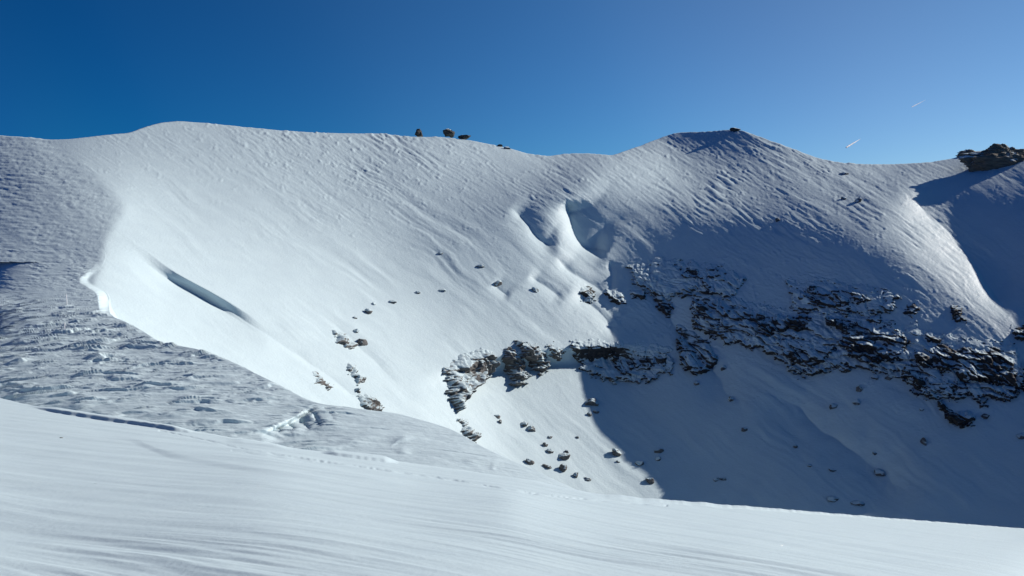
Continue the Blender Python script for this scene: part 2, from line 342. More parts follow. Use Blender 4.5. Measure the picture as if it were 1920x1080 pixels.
def step(U, V, D, pts, h, w_, fade, taper=0.12):
    """the surface on the right-hand side of travel lies h further off, fading back over `fade`"""
    m, sd, t = dist_line(U, V, pts, max(fade*6, w_*3))
    k = sstep(-w_, w_, sd)*np.exp(-np.maximum(sd, 0)/fade)*sstep(0, 1, np.minimum(t, 1-t)/taper)
    D[m] += h*k
FLOW = [(100,300,15),(300,300,20),(200,450,48),(350,550,42),(500,650,40),(700,300,14),(600,450,33),(750,560,38),(900,450,40),(1000,350,22),(1050,420,45),(950,650,45),(700,750,42),(900,850,48),(1050,800,48),(1100,880,45),(1200,300,8),(1400,300,12),(1400,400,22),(1300,450,30),(1600,400,30),(1750,500,38),(1850,560,42),(1650,320,8),(1900,350,20),(1900,500,35),(1200,500,48),(1250,600,50),(1500,500,15),(1500,700,42),(1700,850,40),(1400,850,45),(1900,900,40),(1300,700,50)]
# u, v, broad flutes, fine streaks, roughness (all in photo pixels of relief)
RELIEF = [(100,300,.2,.35,.30),(300,260,.2,.5,.45),(330,330,.3,.35,.25),(600,290,.3,1.1,1.1),(750,320,.3,1.2,1.1),(500,340,.4,.5,.4),(850,380,.5,.6,.6),(300,450,.4,.25,.10),(450,500,.5,.25,.08),(650,450,.7,.45,.2),(750,520,1.1,.4,.12),(900,520,1.1,.45,.2),(950,300,.3,.8,.5),(1050,350,.4,1.1,.7),(1000,420,.6,.6,.4),(1100,430,.6,.6,.3),
 (500,650,.5,.25,.08),(700,700,.8,.35,.12),(800,740,.8,.4,.1),(1020,550,1.0,.5,.3),(1200,320,.3,1.1,.7),(1400,300,.3,1.2,.7),(1400,400,.5,2.0,.7),(1300,360,.4,1.9,.8),(1600,400,.6,2.0,.6),(1750,480,.6,1.9,.4),(1850,560,.6,1.2,.3),(1650,310,.3,1.3,.8),(1550,320,.3,1.3,.9),
 (1300,470,.5,.35,.35),(1500,520,.5,.35,.9),(1200,560,.9,.3,.9),(1350,545,.6,.3,1.2),(1280,620,.8,.3,.9),(1700,580,.5,.4,1.2),(1850,660,.6,.35,1.1),(1850,380,.5,.25,.4),(1900,500,.5,.2,.3),(1450,650,.9,.3,.7),(1300,720,1.1,.2,.25),(1500,800,1.3,.15,.15),(1700,850,1.1,.15,.2),(1900,800,1.,.15,.25),(1600,950,1.,.2,.3),(1050,770,.7,.5,.1),(960,800,.7,.5,.12),(1100,880,.9,.3,.1),(1250,960,.8,.3,.1),(200,1000,.5,.3,.1)]
_st = 8; _us = np.arange(-400, 2401, _st); _vs = np.arange(200, 1121, _st); _U, _V = np.meshgrid(_us, _vs)
_f = np.array(FLOW, float); _ang = np.radians(rbf(_f[:, :2], _f[:, 2:3], _U, _V, 5)[..., 0])
def _pot(gu, gv):
    return poisson(((gu[:, 1:]+gu[:, :-1])/2)*_st, ((gv[1:]+gv[:-1])/2)*_st)
PSI = _pot(np.cos(_ang), np.sin(_ang)); PHI = _pot(-np.sin(_ang), np.cos(_ang))
_r = np.array(RELIEF, float); REL = np.clip(rbf(_r[:, :2], _r[:, 2:], _U, _V, 10), 0.03, 2)
def samp(A, U, V):
    x = np.clip((U+400)/_st, 0, A.shape[1]-1.001); y = np.clip((V-200)/_st, 0, A.shape[0]-1.001); i = x.astype(int); j = y.astype(int); fx = x-i; fy = y-j
    if A.ndim == 3: fx = fx[..., None]; fy = fy[..., None]
    return (A[j, i]*(1-fx)+A[j, i+1]*fx)*(1-fy)+(A[j+1, i]*(1-fx)+A[j+1, i+1]*fx)*fy
def bowl_features(U, V):
    D = np.zeros(U.shape)
    # scoop behind the sunlit tongue and its long furrow
    valley(U, V, D, [(520,655),(470,615),(430,588),(370,554),(325,530),(295,510),(270,490),(240,470),(205,446)], 10.5, 42, 20, .45, 0, True)
    valley(U, V, D, [(730,785),(660,740),(600,695),(520,640),(470,610),(410,568),(370,552)], 2.2, 9, 22, .2, 2)
    valley(U, V, D, [(760,740),(700,670),(640,620),(580,570)], 1.5, 12, 16, .3, 3)
    # ribs and pockets beside the shade line
    valley(U, V, D, [(1150,478),(1128,466),(1095,466),(1078,445),(1068,410),(1060,362)], 12., 15, 64, .2)
    valley(U, V, D, [(1060,462),(1030,460),(1008,448),(990,420),(950,380)], 7., 14, 34, .25)
    valley(U, V, D, [(1150,560),(1090,520),(1060,505),(1040,470)], 4, 12, 26, .25)
    valley(U, V, D, [(1060,570),(1035,545),(1010,530),(985,512)], 3., 12, 22, .25)
    valley(U, V, D, [(960,560),(935,545),(920,528)], 2.2, 10, 20, .3)
    valley(U, V, D, [(1140,480),(1150,520),(1140,560)], 3., 14, 30, .3)
    valley(U, V, D, [(1155,650),(1140,600),(1095,562),(1060,545)], 5.0, 16, 40, .25)
    # gully on the far right, under the sunlit spur
    valley(U, V, D, [(1910,610),(1875,570),(1830,500),(1770,430),(1715,375),(1670,345)], 6., 25, 60, .2, 4)
    # cliff band: the slope below the rocks lies further back
    step(U, V, D, [(740,735),(880,692),(1000,672),(1100,664),(1200,662),(1330,665)], 14., 20, 150, .35)
    # long soft hollows in the shaded face
    valley(U, V, D, [(1420,800),(1370,740),(1300,650),(1230,560),(1170,500)], 5., 45, 40, .3, 10)
    valley(U, V, D, [(1750,960),(1600,850),(1500,770),(1420,700)], 6., 70, 60, .3, 10)
    # under the ridge in front, the hidden part of the wall falls away
    D += np.clip(lip_u(V)-70-U, 0, 120)*.45*sstep(560, 640, V)
    return D
LIPS = np.array(LIP, float)
for _ in range(3): LIPS = np.concatenate([LIPS[:1], np.stack([LIPS[:-1]*.75+LIPS[1:]*.25, LIPS[:-1]*.25+LIPS[1:]*.75], 1).reshape(-1, 2), LIPS[-1:]])
def lip_u(v):
    return np.interp(v, LIPS[:, 0], LIPS[:, 1])
def bowl_surface(U, V):
    L = bowl.at(U, V); Y = np.exp(L); D = bowl_features(U, V)
    P = (Y+D)[..., None]*ray(U, V); N = normals(P)
    psi = samp(PSI, U, V); phi = samp(PHI, U, V); rel = samp(REL, U, V); mpp = Y/FPX
    a, b, c = rel[..., 0], rel[..., 1], rel[..., 2]
    wx = 9*perlin2(psi/110, phi/70, 3)+4*perlin2(psi/40, phi/30, 4)
    pa = np.clip(.75+1.3*fbm2(psi/150+7, phi/110, 2, 91), .05, 1.8); pb = np.clip(.75+1.5*fbm2(psi/100+3, phi/70, 3, 93), .02, 1.9)
    h = 1.7*a*pa*fbm2((phi+wx)/36, psi/360, 3, 11)+1.2*(.3+a)*fbm2(psi/260, phi/200, 3, 95)
    st = fbm2((phi+wx*.5)/7, psi/46, 3, 21); st2 = 1-np.abs(fbm2((phi+wx)/9, psi/55, 2, 41))*2
    h += (b-.12)*pb*(0.45*st+0.30*st2*np.clip(perlin2(psi/120, phi/80, 5)+.5, 0, 1))
    rg = fbm2((phi+wx)/5, psi/22, 4, 31); h += 0.55*c*rg*np.clip(.7+1.2*perlin2(psi/140, phi/50, 51), .1, 1.6)
    fl = sstep(-10, 25, crest_u(V)-U)          # the scoured flank left of the crest
    h += fl*(0.75*fbm2(U/40-V/30, V/5.5, 4, 23)+.4*fbm2(U/13, V/3, 3, 27)*np.clip(.8+fbm2(U/60, V/30, 2, 29), .2, 1.5))
    h += c*np.clip(fbm2(U/26, V/15, 3, 33)-.05, 0, 1)*1.6*(.4+fbm2(U/7, V/5, 2, 35))
    h += 0.14*fbm2(phi/2.4, psi/5, 2, 61)*np.clip(b+c-.2, .08, 1.6)
    return P+N*(h*mpp)[..., None], N
def build_bowl():
    nu, nv = int(1500*QUAL), int(640*QUAL)
    us = np.linspace(-380, 2380, nu); top = poly(SKYLINE, us)
    t = np.linspace(0, 1, nv)[:, None]
    U = np.broadcast_to(us, (nv, nu)); V = top[None]+(1110-top[None])*t
    P, N = bowl_surface(U, V)
    d = ray(us, top*0+HROW); P = np.concatenate([skirt_back(P[0], d/np.linalg.norm(d, axis=-1)[:, None], 10, 250, 90), P], 0)
    K = np.concatenate([np.ones((10, nu), bool), (U > lip_u(V)-3-87*sstep(585, 640, V)-420*sstep(640, 720, V)) | (V < 492)], 0)
    o = grid_mesh('mountain_terrain', P, M_snow, keep=K); o['kind'] = 'structure'
    for (a, b) in ((330,230),(600,500),(850,700),(1100,880),(1380,244),(1500,600),(1900,300),(1900,980),(60,262),(170,500)):
        p = bowl.P(np.array([float(a)]), np.array([float(b)]))[0]; print('depth', a, b, p.round(0))
build_bowl()
LIPS = np.array(LIP, float)
for _ in range(3): LIPS = np.concatenate([LIPS[:1], np.stack([LIPS[:-1]*.75+LIPS[1:]*.25, LIPS[:-1]*.25+LIPS[1:]*.75], 1).reshape(-1, 2), LIPS[-1:]])
def lip_u(v):
    return np.interp(v, LIPS[:, 0], LIPS[:, 1])
# the saddle takes over from the flank at row 470: shift its distance so that the two join
_u = np.arange(-400., 230., 8.); _du = bowl.at(_u, _u*0+485.)-ridge.at(_u, _u*0+485.)
print('depth join', _du[::8].round(2)); _k = np.hanning(17); _k /= _k.sum(); _du = np.convolve(np.pad(_du, 8, mode='edge'), _k, 'valid')
_dm = float(np.interp(120., _u, _du))
def ridge_L(U, V):
    return ridge.at(U, V)+_dm+(np.interp(U, _u, _du)-_dm)*np.exp(-np.maximum(V-485, 0)/80.)*(1-sstep(100, 700, U))
def zstep(U, V, Z, pts, h, w_, fade, taper=.15, wob=0):
    m, sd, t = dist_line(U, V, pts, max(fade*3, 30), True)
    if wob: sd = sd+wob*perlin2(U[m]/14, V[m]/30, 71)
    Z[m] += h*sstep(0, w_, sd)*np.exp(-np.maximum(sd-w_, 0)/fade)*sstep(0, 1, np.minimum(t, 1-t)/taper)
def ridge_features(U, V, D):
    # wind hollows at the left, their banks turned away from the sun
    valley(U, V, D, [(-14,440),(-12,480),(-8,520),(-20,575)], 9., 38, 60, .3)
    valley(U, V, D, [(-16,570),(-14,600),(-20,650)], 5., 26, 50, .3)
    step(U, V, D, [(480,818),(520,802),(560,782),(602,756)], 2.2, 5, 60, .3)
    for a, b, c, d, h in ((536,792,556,812,.8),(556,782,584,812,.9),(580,770,604,806,.8),(604,758,630,792,.35),(516,800,530,816,.5)):
        valley(U, V, D, [(a, b), ((a+c)/2, (b+d)/2-2), (c, d)], h, 5, 9, .3)
def ridge_lift(U, V):
    Z = np.zeros(U.shape)
    for l, h in (([(700,835),(672,834),(645,836),(622,842)], .34), ([(782,828),(762,829),(742,833),(732,842)], .40), ([(775,853),(752,853),(736,848)], .26), ([(715,826),(690,825),(668,828)], .18), ([(905,876),(880,873),(860,868)], .15), ([(930,885),(915,880)], .12)):
        zstep(U, V, Z, l, h*.55, 3.5, 8, .5, .5)
    return Z
def ridge_relief(P, U, V, mpp):
    x, y = P[..., 0], P[..., 1]
    low = sstep(520, 640, V)                       # the low saddle: long hard sastrugi with dark risers
    knoll = sstep(560, 720, U)
    # wind lips: a saw-tooth whose riser faces the viewer, broken into short lengths
    def saw(s, e=.16):
        f = s-np.floor(s); return np.where(f < e, f/e, 1-(f-e)/(1-e))
    m = np.clip(.1+1.9*fbm2(x/9, y/4.5, 2, 3), 0, 1.2); m2 = np.clip(.25+1.9*fbm2(x/5, y/2.6, 2, 8), 0, 1.2)
    h = 0.34*m*saw(y/3.1-.05*x+.8*fbm2(x/13, y/5, 3, 5)+.06*fbm2(x/1.2, y/1.2, 2, 6), .15)
    h = h+0.17*m2*saw(y/1.6-.08*x+.8*fbm2(x/8, y/2.6, 3, 9), .22)+.06*saw(y/.8-.1*x+.9*fbm2(x/3, y/1.4, 3, 19), .3)*np.clip(.4+fbm2(x/4, y/3, 2, 18), 0, 1)
    h = h*np.clip(1-.75*knoll, 0, 1)
    h += 0.16*fbm2(x/11, y/3.2, 3, 13)*(1-.3*knoll)+0.02*fbm2(x/1.0, y/.5, 3, 15)
    h = h*low*np.clip(P[..., 1]/90, .6, 2.2)
    # the rough upper flank, seen further off
    hi = 1-low
    q = (0.75*fbm2(U/40-V/30, V/5.5, 4, 23)+.4*fbm2(U/13, V/3, 3, 27))*mpp*np.clip(.8+fbm2(U/60, V/30, 2, 29), .2, 1.5)
    return h+q*hi
def build_ridge():
    nu, nv = int(1000*QUAL), int(1100*QUAL)
    s = np.linspace(0, 1, nu)[None]; v0 = np.linspace(466, 1040, nv)[:, None]
    U = -380+(lip_u(v0)+380)*s; V = v0+0*s
    L = ridge_L(U, V); mpp = np.exp(L)/FPX; D = np.zeros(U.shape)
    ridge_features(U, V, D); P = (np.exp(L)+D)[..., None]*ray(U, V); N = normals(P)
    P = P+N*(ridge_relief(P, U, V, mpp)*sstep(0, 25, lip_u(V)-U+8))[..., None]; P[..., 2] += ridge_lift(U, V)
    # above the cornice the ridge and the bowl are one surface: blend the ridge into it
    k1 = int(nv*.26); B, _n = bowl_surface(U[:k1], V[:k1])
    wb = np.maximum(sstep(20, 0, lip_u(V[:k1])-U[:k1])*(1-sstep(560, 594, V[:k1])), sstep(505, 470, V[:k1]))
    P[:k1] = P[:k1]*(1-wb[..., None])+B*wb[..., None]*(0.9996)
    # beyond the lip the surface turns down into the bowl
    e = P[:, -1]; vb = V[:, -1]; lo = sstep(560, 640, vb)[:, None]; sk = []
    for t in np.linspace(0, 1, 12)[1:]**1.5:
        q = np.exp(bowl.at(U[:, -1]+30*t, vb)+.02*t)[:, None]*ray(U[:, -1]+30*t, vb)
        sk.append(q*(1-lo)+(e+np.array([.75, .4, 0])*t*34+np.array([0, 0, -1.])*(t**1.15)*62)*lo)
    P = np.concatenate([P]+[k[:, None] for k in sk], 1)
    o = grid_mesh('ridge_terrain', P, M_ridge); o['kind'] = 'structure'
build_ridge()
_a, _b = near.P(np.array([0., 960.]), np.array([900., 1018.])); STREAK = math.atan2(_b[1]-_a[1], _b[0]-_a[0])
LIP1 = [(380,815),(340,811.5),(300,805.5),(250,797),(200,789),(150,781.5),(100,773.5),(50,763)]
LIP2 = [(748,872),(735,871),(700,867),(660,862),(625,857),(600,852)]
def near_lift(U, V):
    Z = np.zeros(U.shape)
    zstep(U, V, Z, LIP1, .25, 1.4, 60, .2, .3)
    zstep(U, V, Z, LIP2, .16, 1.4, 40, .2, .2)
    zstep(U, V, Z, [(800,925),(620,905),(520,893),(400,874),(330,862),(290,850),(240,828),(180,818)], .05, 9, 60, .2)
    zstep(U, V, Z, [(550,848),(480,838),(420,832)], .08, 2.5, 12, .3)
    for l, h in (([(300,808),(350,818),(480,848),(600,866),(700,880),(830,896),(950,917),(1040,931),(1110,938),(1250,948)], .035), ([(435,846),(600,868)], .02)):
        m, sd, t = dist_line(U, V, l, 12); sd = sd+.8*perlin2(U[m]/9, V[m]/9, 73)
        Z[m] -= h*np.exp(-(sd/1.3)**2)*np.clip(.8+1.5*perlin2(U[m]/30, V[m]/60, 74), 0, 1.5)
    return Z
def near_features(U, V, D):
    pass
def near_relief(P):
    x, y = P[..., 0], P[..., 1]; t = x*math.cos(STREAK)+y*math.sin(STREAK); n = -x*math.sin(STREAK)+y*math.cos(STREAK)
    h = 0.036*fbm2(n/1.9, t/14, 3, 101)+0.027*fbm2(n/.42+.8*perlin2(t/5, n/3, 110), t/6, 3, 103)*np.clip(.8+1.4*fbm2(n/4, t/8, 2, 109), .1, 2)*sstep(24, 9, y)
    h += 0.0035*fbm2(n/.12, t/1.2, 3, 105)*sstep(13, 7, y)
    return h
def build_near():
    nu, nv = int(1250*QUAL), int(430*QUAL)
    us = np.concatenate([np.linspace(-1480, -60, 240)[:-1], np.linspace(-60, 1980, nu), np.linspace(1980, 3380, 240)[1:]]); nu = len(us)
    top = poly(EDGE, us, 5); t = np.concatenate([np.linspace(0, 1, nv)**1.5, np.linspace(1, 2.6, 120)[1:]])[:, None]; nv = len(t)
    U = np.broadcast_to(us, (nv, nu)); V = top[None]+(1120-top[None])*t
    L = near.at(U, V); D = np.zeros(U.shape); near_features(U, V, D); P = (np.exp(L)+D)[..., None]*ray(U, V); N = normals(P)
    P = P+N*near_relief(P)[..., None]; P[..., 2] += near_lift(U, V)
    d = ray(us, top*0+HROW); P = np.concatenate([skirt_back(P[0], d/np.linalg.norm(d, axis=-1)[:, None], 14, 20, 22), P], 0)
    o = grid_mesh('near_snow_slope', P, M_near); o['kind'] = 'structure'
build_near()
for n_, S_, L_ in (('ridge', ridge, ((0,262),(0,500),(0,700),(300,700),(170,500),(600,760),(800,820),(1100,940))), ('near', near, ((0,746),(960,905),(1900,992),(960,1080),(0,1080),(1900,1080)))):
    for a, b in L_: print('depth', n_, a, b, S_.P(np.array([float(a)]), np.array([float(b)]))[0].round(1))

# ------------------------------------------------------------------ rock outcrops
def tag(o, label, cat, group=None):
    o['label'] = label; o['category'] = cat
    if group: o['group'] = group
    return o
def recentre(o, c):
    me = o.data; co = np.empty(len(me.vertices)*3, np.float32); me.vertices.foreach_get('co', co)
    co = co.reshape(-1, 3)-np.array(c, np.float32); me.vertices.foreach_set('co', co.ravel()); o.location = [float(x) for x in c]; me.update()
def inside_dist(U, V, pts):
    p = np.array(pts, float); q = np.roll(p, -1, 0); d = np.full(U.shape, 1e9); ins = np.zeros(U.shape, bool)
    for (x0, y0), (x1, y1) in zip(p, q):
        dx, dy = x1-x0, y1-y0; t = np.clip(((U-x0)*dx+(V-y0)*dy)/(dx*dx+dy*dy), 0, 1)
        d = np.minimum(d, np.hypot(U-x0-t*dx, V-y0-t*dy))
        if y0 != y1:
            c = ((y0 > V) != (y1 > V)) & (U < dx*(V-y0)/(dy)+x0); ins ^= c
    return np.where(ins, d, -d)
_oc = [0]
def outcrop(pts, prot, label, mat=None, group='rock outcrops of the cliff band', name='rock_outcrop', cat='rock outcrop', layer=3.0, ragged=1.0, res=1.1, surf=None):
    _oc[0] += 1; sd = _oc[0]*3
    p = np.array(pts, float); pad = 8
    U, V = np.meshgrid(np.arange(p[:, 0].min()-pad, p[:, 0].max()+pad, res), np.arange(p[:, 1].min()-pad, p[:, 1].max()+pad, res))
    P0, Nn = bowl_surface(U, V); L = bowl.at(U, V); mpp = (np.exp(L)/FPX)[..., None]
    n0 = Nn.mean((0, 1)); n0 /= np.linalg.norm(n0); hz = n0*np.array([1, 1, 0]); hz /= np.linalg.norm(hz)+1e-9
    out = n0*.55+hz*.75; out /= np.linalg.norm(out)
    base = np.exp(blur(np.log(P0[..., 1]), 4))[..., None]*ray(U, V)
    d = inside_dist(U, V, p)+ragged*(7*fbm2(U/24, V/13, 3, sd)+4.0*fbm2(U/7, V/4, 3, sd+1))+1.5
    # the top runs out into the snow, the foot is a sharp undercut
    ins = d > 0; V0 = np.where(ins, V, 1e9).min(0); V1 = np.where(ins, V, -1e9).max(0); ok = V1 > V0
    if ok.any():
        cu = np.arange(U.shape[1]); V0 = np.interp(cu, cu[ok], V0[ok]); V1 = np.interp(cu, cu[ok], V1[ok])
    tt = np.clip((V-V0)/np.maximum(V1-V0, 4), 0, 1)
    f = np.clip(d/6, -1.4, 1); body = np.where(f > 0, f**.6*(.22+.78*sstep(-.1, .6, tt)), f*1.2)
    q = base/np.array([1.0, 1.0, 1.0])
    # horizontal bedding that juts out in courses, cut by upright joints
    zz = q[..., 2]/layer+.07*q[..., 0]+1.0*fbm3(q/np.array([16, 16, 6.]), 3, 2); bed = zz-np.floor(zz); k = np.floor(zz)
    along = q[..., 0]*.9+q[..., 1]*.2
    jut = perlin2(along/4.6+k*13.7, k*5.1+.3, sd+3)+.5*perlin2(along/1.1+k*7.7, k*3.1, sd+4)
    joint = np.abs(perlin2(along/4.5, q[..., 2]/9, sd+5)); joint = -np.exp(-(joint/.09)**2)
    blk = fbm3(q/np.array([5., 5., 2.8]), 4, sd+6, .5)
    h = prot*(body*.75+np.clip(body, 0, 1)*(.34*jut+.42*(1-bed)**.5-.16+.30*joint+.27*blk))
    h = np.where(d < -3, h-.6, h)
    P = base+out*h[..., None]+np.array([0, 0, 1.])*(.12*prot*blk*np.clip(body, 0, 1))[..., None]
    keep = d > -9
    o = grid_mesh(name, P, mat or M_rock, keep=keep)
    m = d > 0; recentre(o, P[m].mean(0) if m.any() else P.mean((0, 1)))
    return tag(o, label, cat, group)
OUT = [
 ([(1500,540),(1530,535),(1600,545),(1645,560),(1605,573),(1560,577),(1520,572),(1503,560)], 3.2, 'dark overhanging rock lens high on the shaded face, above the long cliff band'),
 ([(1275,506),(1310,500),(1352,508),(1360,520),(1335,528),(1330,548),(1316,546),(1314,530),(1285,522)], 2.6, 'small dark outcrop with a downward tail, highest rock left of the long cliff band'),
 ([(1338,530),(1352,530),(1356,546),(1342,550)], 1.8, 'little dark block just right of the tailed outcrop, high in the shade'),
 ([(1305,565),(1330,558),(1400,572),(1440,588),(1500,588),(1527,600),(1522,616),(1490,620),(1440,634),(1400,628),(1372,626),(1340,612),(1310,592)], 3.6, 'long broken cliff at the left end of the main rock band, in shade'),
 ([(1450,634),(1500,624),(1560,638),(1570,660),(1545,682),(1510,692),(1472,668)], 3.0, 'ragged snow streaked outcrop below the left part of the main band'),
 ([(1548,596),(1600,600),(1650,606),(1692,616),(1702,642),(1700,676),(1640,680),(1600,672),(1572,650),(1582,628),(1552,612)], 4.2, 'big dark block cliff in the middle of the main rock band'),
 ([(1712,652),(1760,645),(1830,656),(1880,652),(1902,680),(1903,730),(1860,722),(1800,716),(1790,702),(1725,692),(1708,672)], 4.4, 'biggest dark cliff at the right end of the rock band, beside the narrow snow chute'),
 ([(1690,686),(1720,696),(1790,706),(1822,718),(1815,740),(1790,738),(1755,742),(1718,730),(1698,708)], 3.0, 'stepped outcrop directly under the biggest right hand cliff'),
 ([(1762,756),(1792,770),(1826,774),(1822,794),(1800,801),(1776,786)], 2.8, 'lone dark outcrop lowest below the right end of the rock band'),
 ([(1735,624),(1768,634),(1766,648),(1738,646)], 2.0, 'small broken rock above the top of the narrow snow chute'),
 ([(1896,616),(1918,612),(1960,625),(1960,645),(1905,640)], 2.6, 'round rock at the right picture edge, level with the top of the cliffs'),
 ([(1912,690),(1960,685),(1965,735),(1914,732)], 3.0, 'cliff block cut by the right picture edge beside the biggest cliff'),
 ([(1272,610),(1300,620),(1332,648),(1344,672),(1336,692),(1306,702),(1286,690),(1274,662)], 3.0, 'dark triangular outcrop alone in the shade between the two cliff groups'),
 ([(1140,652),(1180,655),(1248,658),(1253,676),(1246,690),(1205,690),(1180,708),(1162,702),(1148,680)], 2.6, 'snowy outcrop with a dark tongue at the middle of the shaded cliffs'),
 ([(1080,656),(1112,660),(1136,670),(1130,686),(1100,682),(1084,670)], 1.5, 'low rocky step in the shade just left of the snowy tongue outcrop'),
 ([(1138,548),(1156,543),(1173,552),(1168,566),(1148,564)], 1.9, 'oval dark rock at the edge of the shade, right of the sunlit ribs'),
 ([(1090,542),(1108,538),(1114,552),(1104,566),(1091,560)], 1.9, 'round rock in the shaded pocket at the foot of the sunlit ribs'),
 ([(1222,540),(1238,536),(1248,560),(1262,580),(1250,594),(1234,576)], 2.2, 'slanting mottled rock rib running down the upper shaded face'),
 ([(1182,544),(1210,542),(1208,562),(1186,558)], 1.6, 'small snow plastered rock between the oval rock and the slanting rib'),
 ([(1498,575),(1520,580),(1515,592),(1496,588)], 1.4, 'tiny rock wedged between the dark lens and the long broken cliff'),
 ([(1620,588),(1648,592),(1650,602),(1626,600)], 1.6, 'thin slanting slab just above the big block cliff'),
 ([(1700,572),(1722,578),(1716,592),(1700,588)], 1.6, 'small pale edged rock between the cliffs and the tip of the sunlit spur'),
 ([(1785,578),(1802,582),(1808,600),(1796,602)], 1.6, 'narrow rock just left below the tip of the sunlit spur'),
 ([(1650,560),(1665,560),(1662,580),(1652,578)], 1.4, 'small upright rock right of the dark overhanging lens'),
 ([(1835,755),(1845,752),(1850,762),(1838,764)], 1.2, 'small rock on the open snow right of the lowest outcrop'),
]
SUNNY = [
 ([(836,690),(860,668),(900,655),(922,660),(926,690),(914,706),(890,725),(872,745),(856,768),(844,750),(838,720)], 4.2, 'rime covered buttress at the left end of the sunlit cliff'),
 ([(945,662),(962,650),(974,668),(988,700),(976,722),(956,716),(946,690)], 4.6, 'dark pillar standing in front of the shaded recess of the sunlit cliff'),
 ([(968,640),(1000,643),(1018,662),(1024,690),(1010,700),(994,684),(978,662)], 4.4, 'brown rock rib at the right end of the sunlit cliff, snow along its crest'),
 ([(1030,648),(1046,650),(1054,664),(1046,674),(1034,664)], 2.4, 'small snow capped knob right of the brown rib'),
 ([(862,790),(880,798),(898,822),(890,832),(870,815)], 2.2, 'dark slanting outcrop below the rime covered buttress'),
]
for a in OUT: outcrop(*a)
for a in [
 ([(1300,548),(1380,560),(1460,578),(1530,585),(1600,590),(1700,610),(1800,636),(1900,645),(1925,700),(1900,748),(1820,745),(1740,748),(1680,700),(1600,690),(1500,702),(1430,655),(1360,640),(1300,610)], 2.4, 'long belt of snow plastered ledges that joins the dark cliffs of the main band'),
 ([(1180,500),(1230,488),(1290,492),(1350,500),(1400,520),(1370,560),(1300,548),(1250,560),(1200,540)], 1.9, 'patch of snow plastered ledges round the highest left outcrop'),
 ([(1068,640),(1140,640),(1250,648),(1265,690),(1220,712),(1150,714),(1090,692)], 2.0, 'snow plastered ledges behind the snowy outcrop with the dark tongue'),
 ([(1480,530),(1540,524),(1620,536),(1690,556),(1660,590),(1560,590),(1490,580)], 1.8, 'snow plastered ground round the dark overhanging lens')]:
    outcrop(*a, mat=M_plaster, group='snow plastered ledges', cat='rock ledges', name='rock_ledge', ragged=1.4)
for a in SUNNY: outcrop(*a, mat=M_boulder, group='outcrops of the sunlit cliff')
for pts, pr, lb in [
 ([(622,618),(640,622),(664,648),(654,652),(632,636)], 1.8, 'dark slanting rock step left of the twin boulders on the bright slope'),
 ([(648,680),(662,684),(678,716),(670,722),(654,700)], 2.0, 'dark rock rib between the twin boulders and the lip of the knoll'),
 ([(670,734),(690,742),(716,764),(712,772),(690,768),(676,752)], 2.0, 'dark rock rib ending at the snow lip above the knoll'),
 ([(588,700),(606,708),(622,724),(612,728),(594,714)], 1.2, 'rime crusted sliver of rock on the bright slope above the fluted lip')]:
    outcrop(pts, pr, lb, mat=M_boulder, group='rock steps on the bright slope')
# ------------------------------------------------------------------ boulders
def boulder(u, v, rx, ry, label, mat=None, group=None, name='boulder', cat='boulder', seed=0, sheet='bowl', sink=.32, flat=1.0, nr=22, rough=.10, depth=None):
    rs = np.random.RandomState(seed+int(u)*7+int(v)); nt_, npn = nr, int(nr*1.8)
    th = np.linspace(0, np.pi, nt_)[:, None]; ph = np.linspace(0, 2*np.pi, npn+1)[None, :-1]
    D = np.stack([np.sin(th)*np.cos(ph), np.sin(th)*np.sin(ph), np.cos(th)+0*ph], -1)
    r = np.full(D.shape[:2], 1.35)
    for _ in range(15):
        n_ = rs.normal(size=3); n_ /= np.linalg.norm(n_); r = np.minimum(r, rs.uniform(.72, 1.0)/np.maximum(D@n_, 1e-3))
    r = r*(1+rough*fbm3(D*1.6+rs.uniform(0, 50, 3), 3, 5)+rough*.6*fbm3(D*5+9, 4, 8)); r /= r.mean()
    U, V = np.array([[u]], float), np.array([[v]], float)
    if sheet == 'bowl':
        g = np.array([-2., 0, 2.]); PP, NN = bowl_surface(u+g[None, :]+0*g[:, None], v+g[:, None]+0*g[None, :]); c = PP[1, 1]; nn = bowl_normal(u, v)
    elif sheet == 'near': c = near.P(U, V)[0, 0]; nn = np.array([0, 0, 1.])
    else: c = (np.exp(ridge_L(U, V))[..., None]*ray(U, V))[0, 0]; nn = np.array([0, 0, 1.])
    m = np.linalg.norm(c)/FPX; sc = np.array([rx, .5*(rx+ry), ry*flat])*m*(.95 if mat in (M_tor, M_dark) else .84)
    if depth: sc[1] = depth*m
    P = D*r[..., None]*sc+c+nn*min(sc)*(1-2*sink)*.5
    idx = np.arange(nt_*npn).reshape(nt_, npn); nx = np.roll(idx, -1, 1)
    q = np.stack([idx[:-1], idx[1:], nx[1:], nx[:-1]], -1).reshape(-1, 4)
    o = raw_mesh(name, P.reshape(-1, 3), q, mat or M_boulder); recentre(o, c)
    return tag(o, label, cat, group)
def bowl_normal(u, v):
    g = np.array([-12., 0, 12.]); P = bowl.P(u+g[None, :]+0*g[:, None], v+g[:, None]+0*g[None, :]); return normals(P)[1, 1]
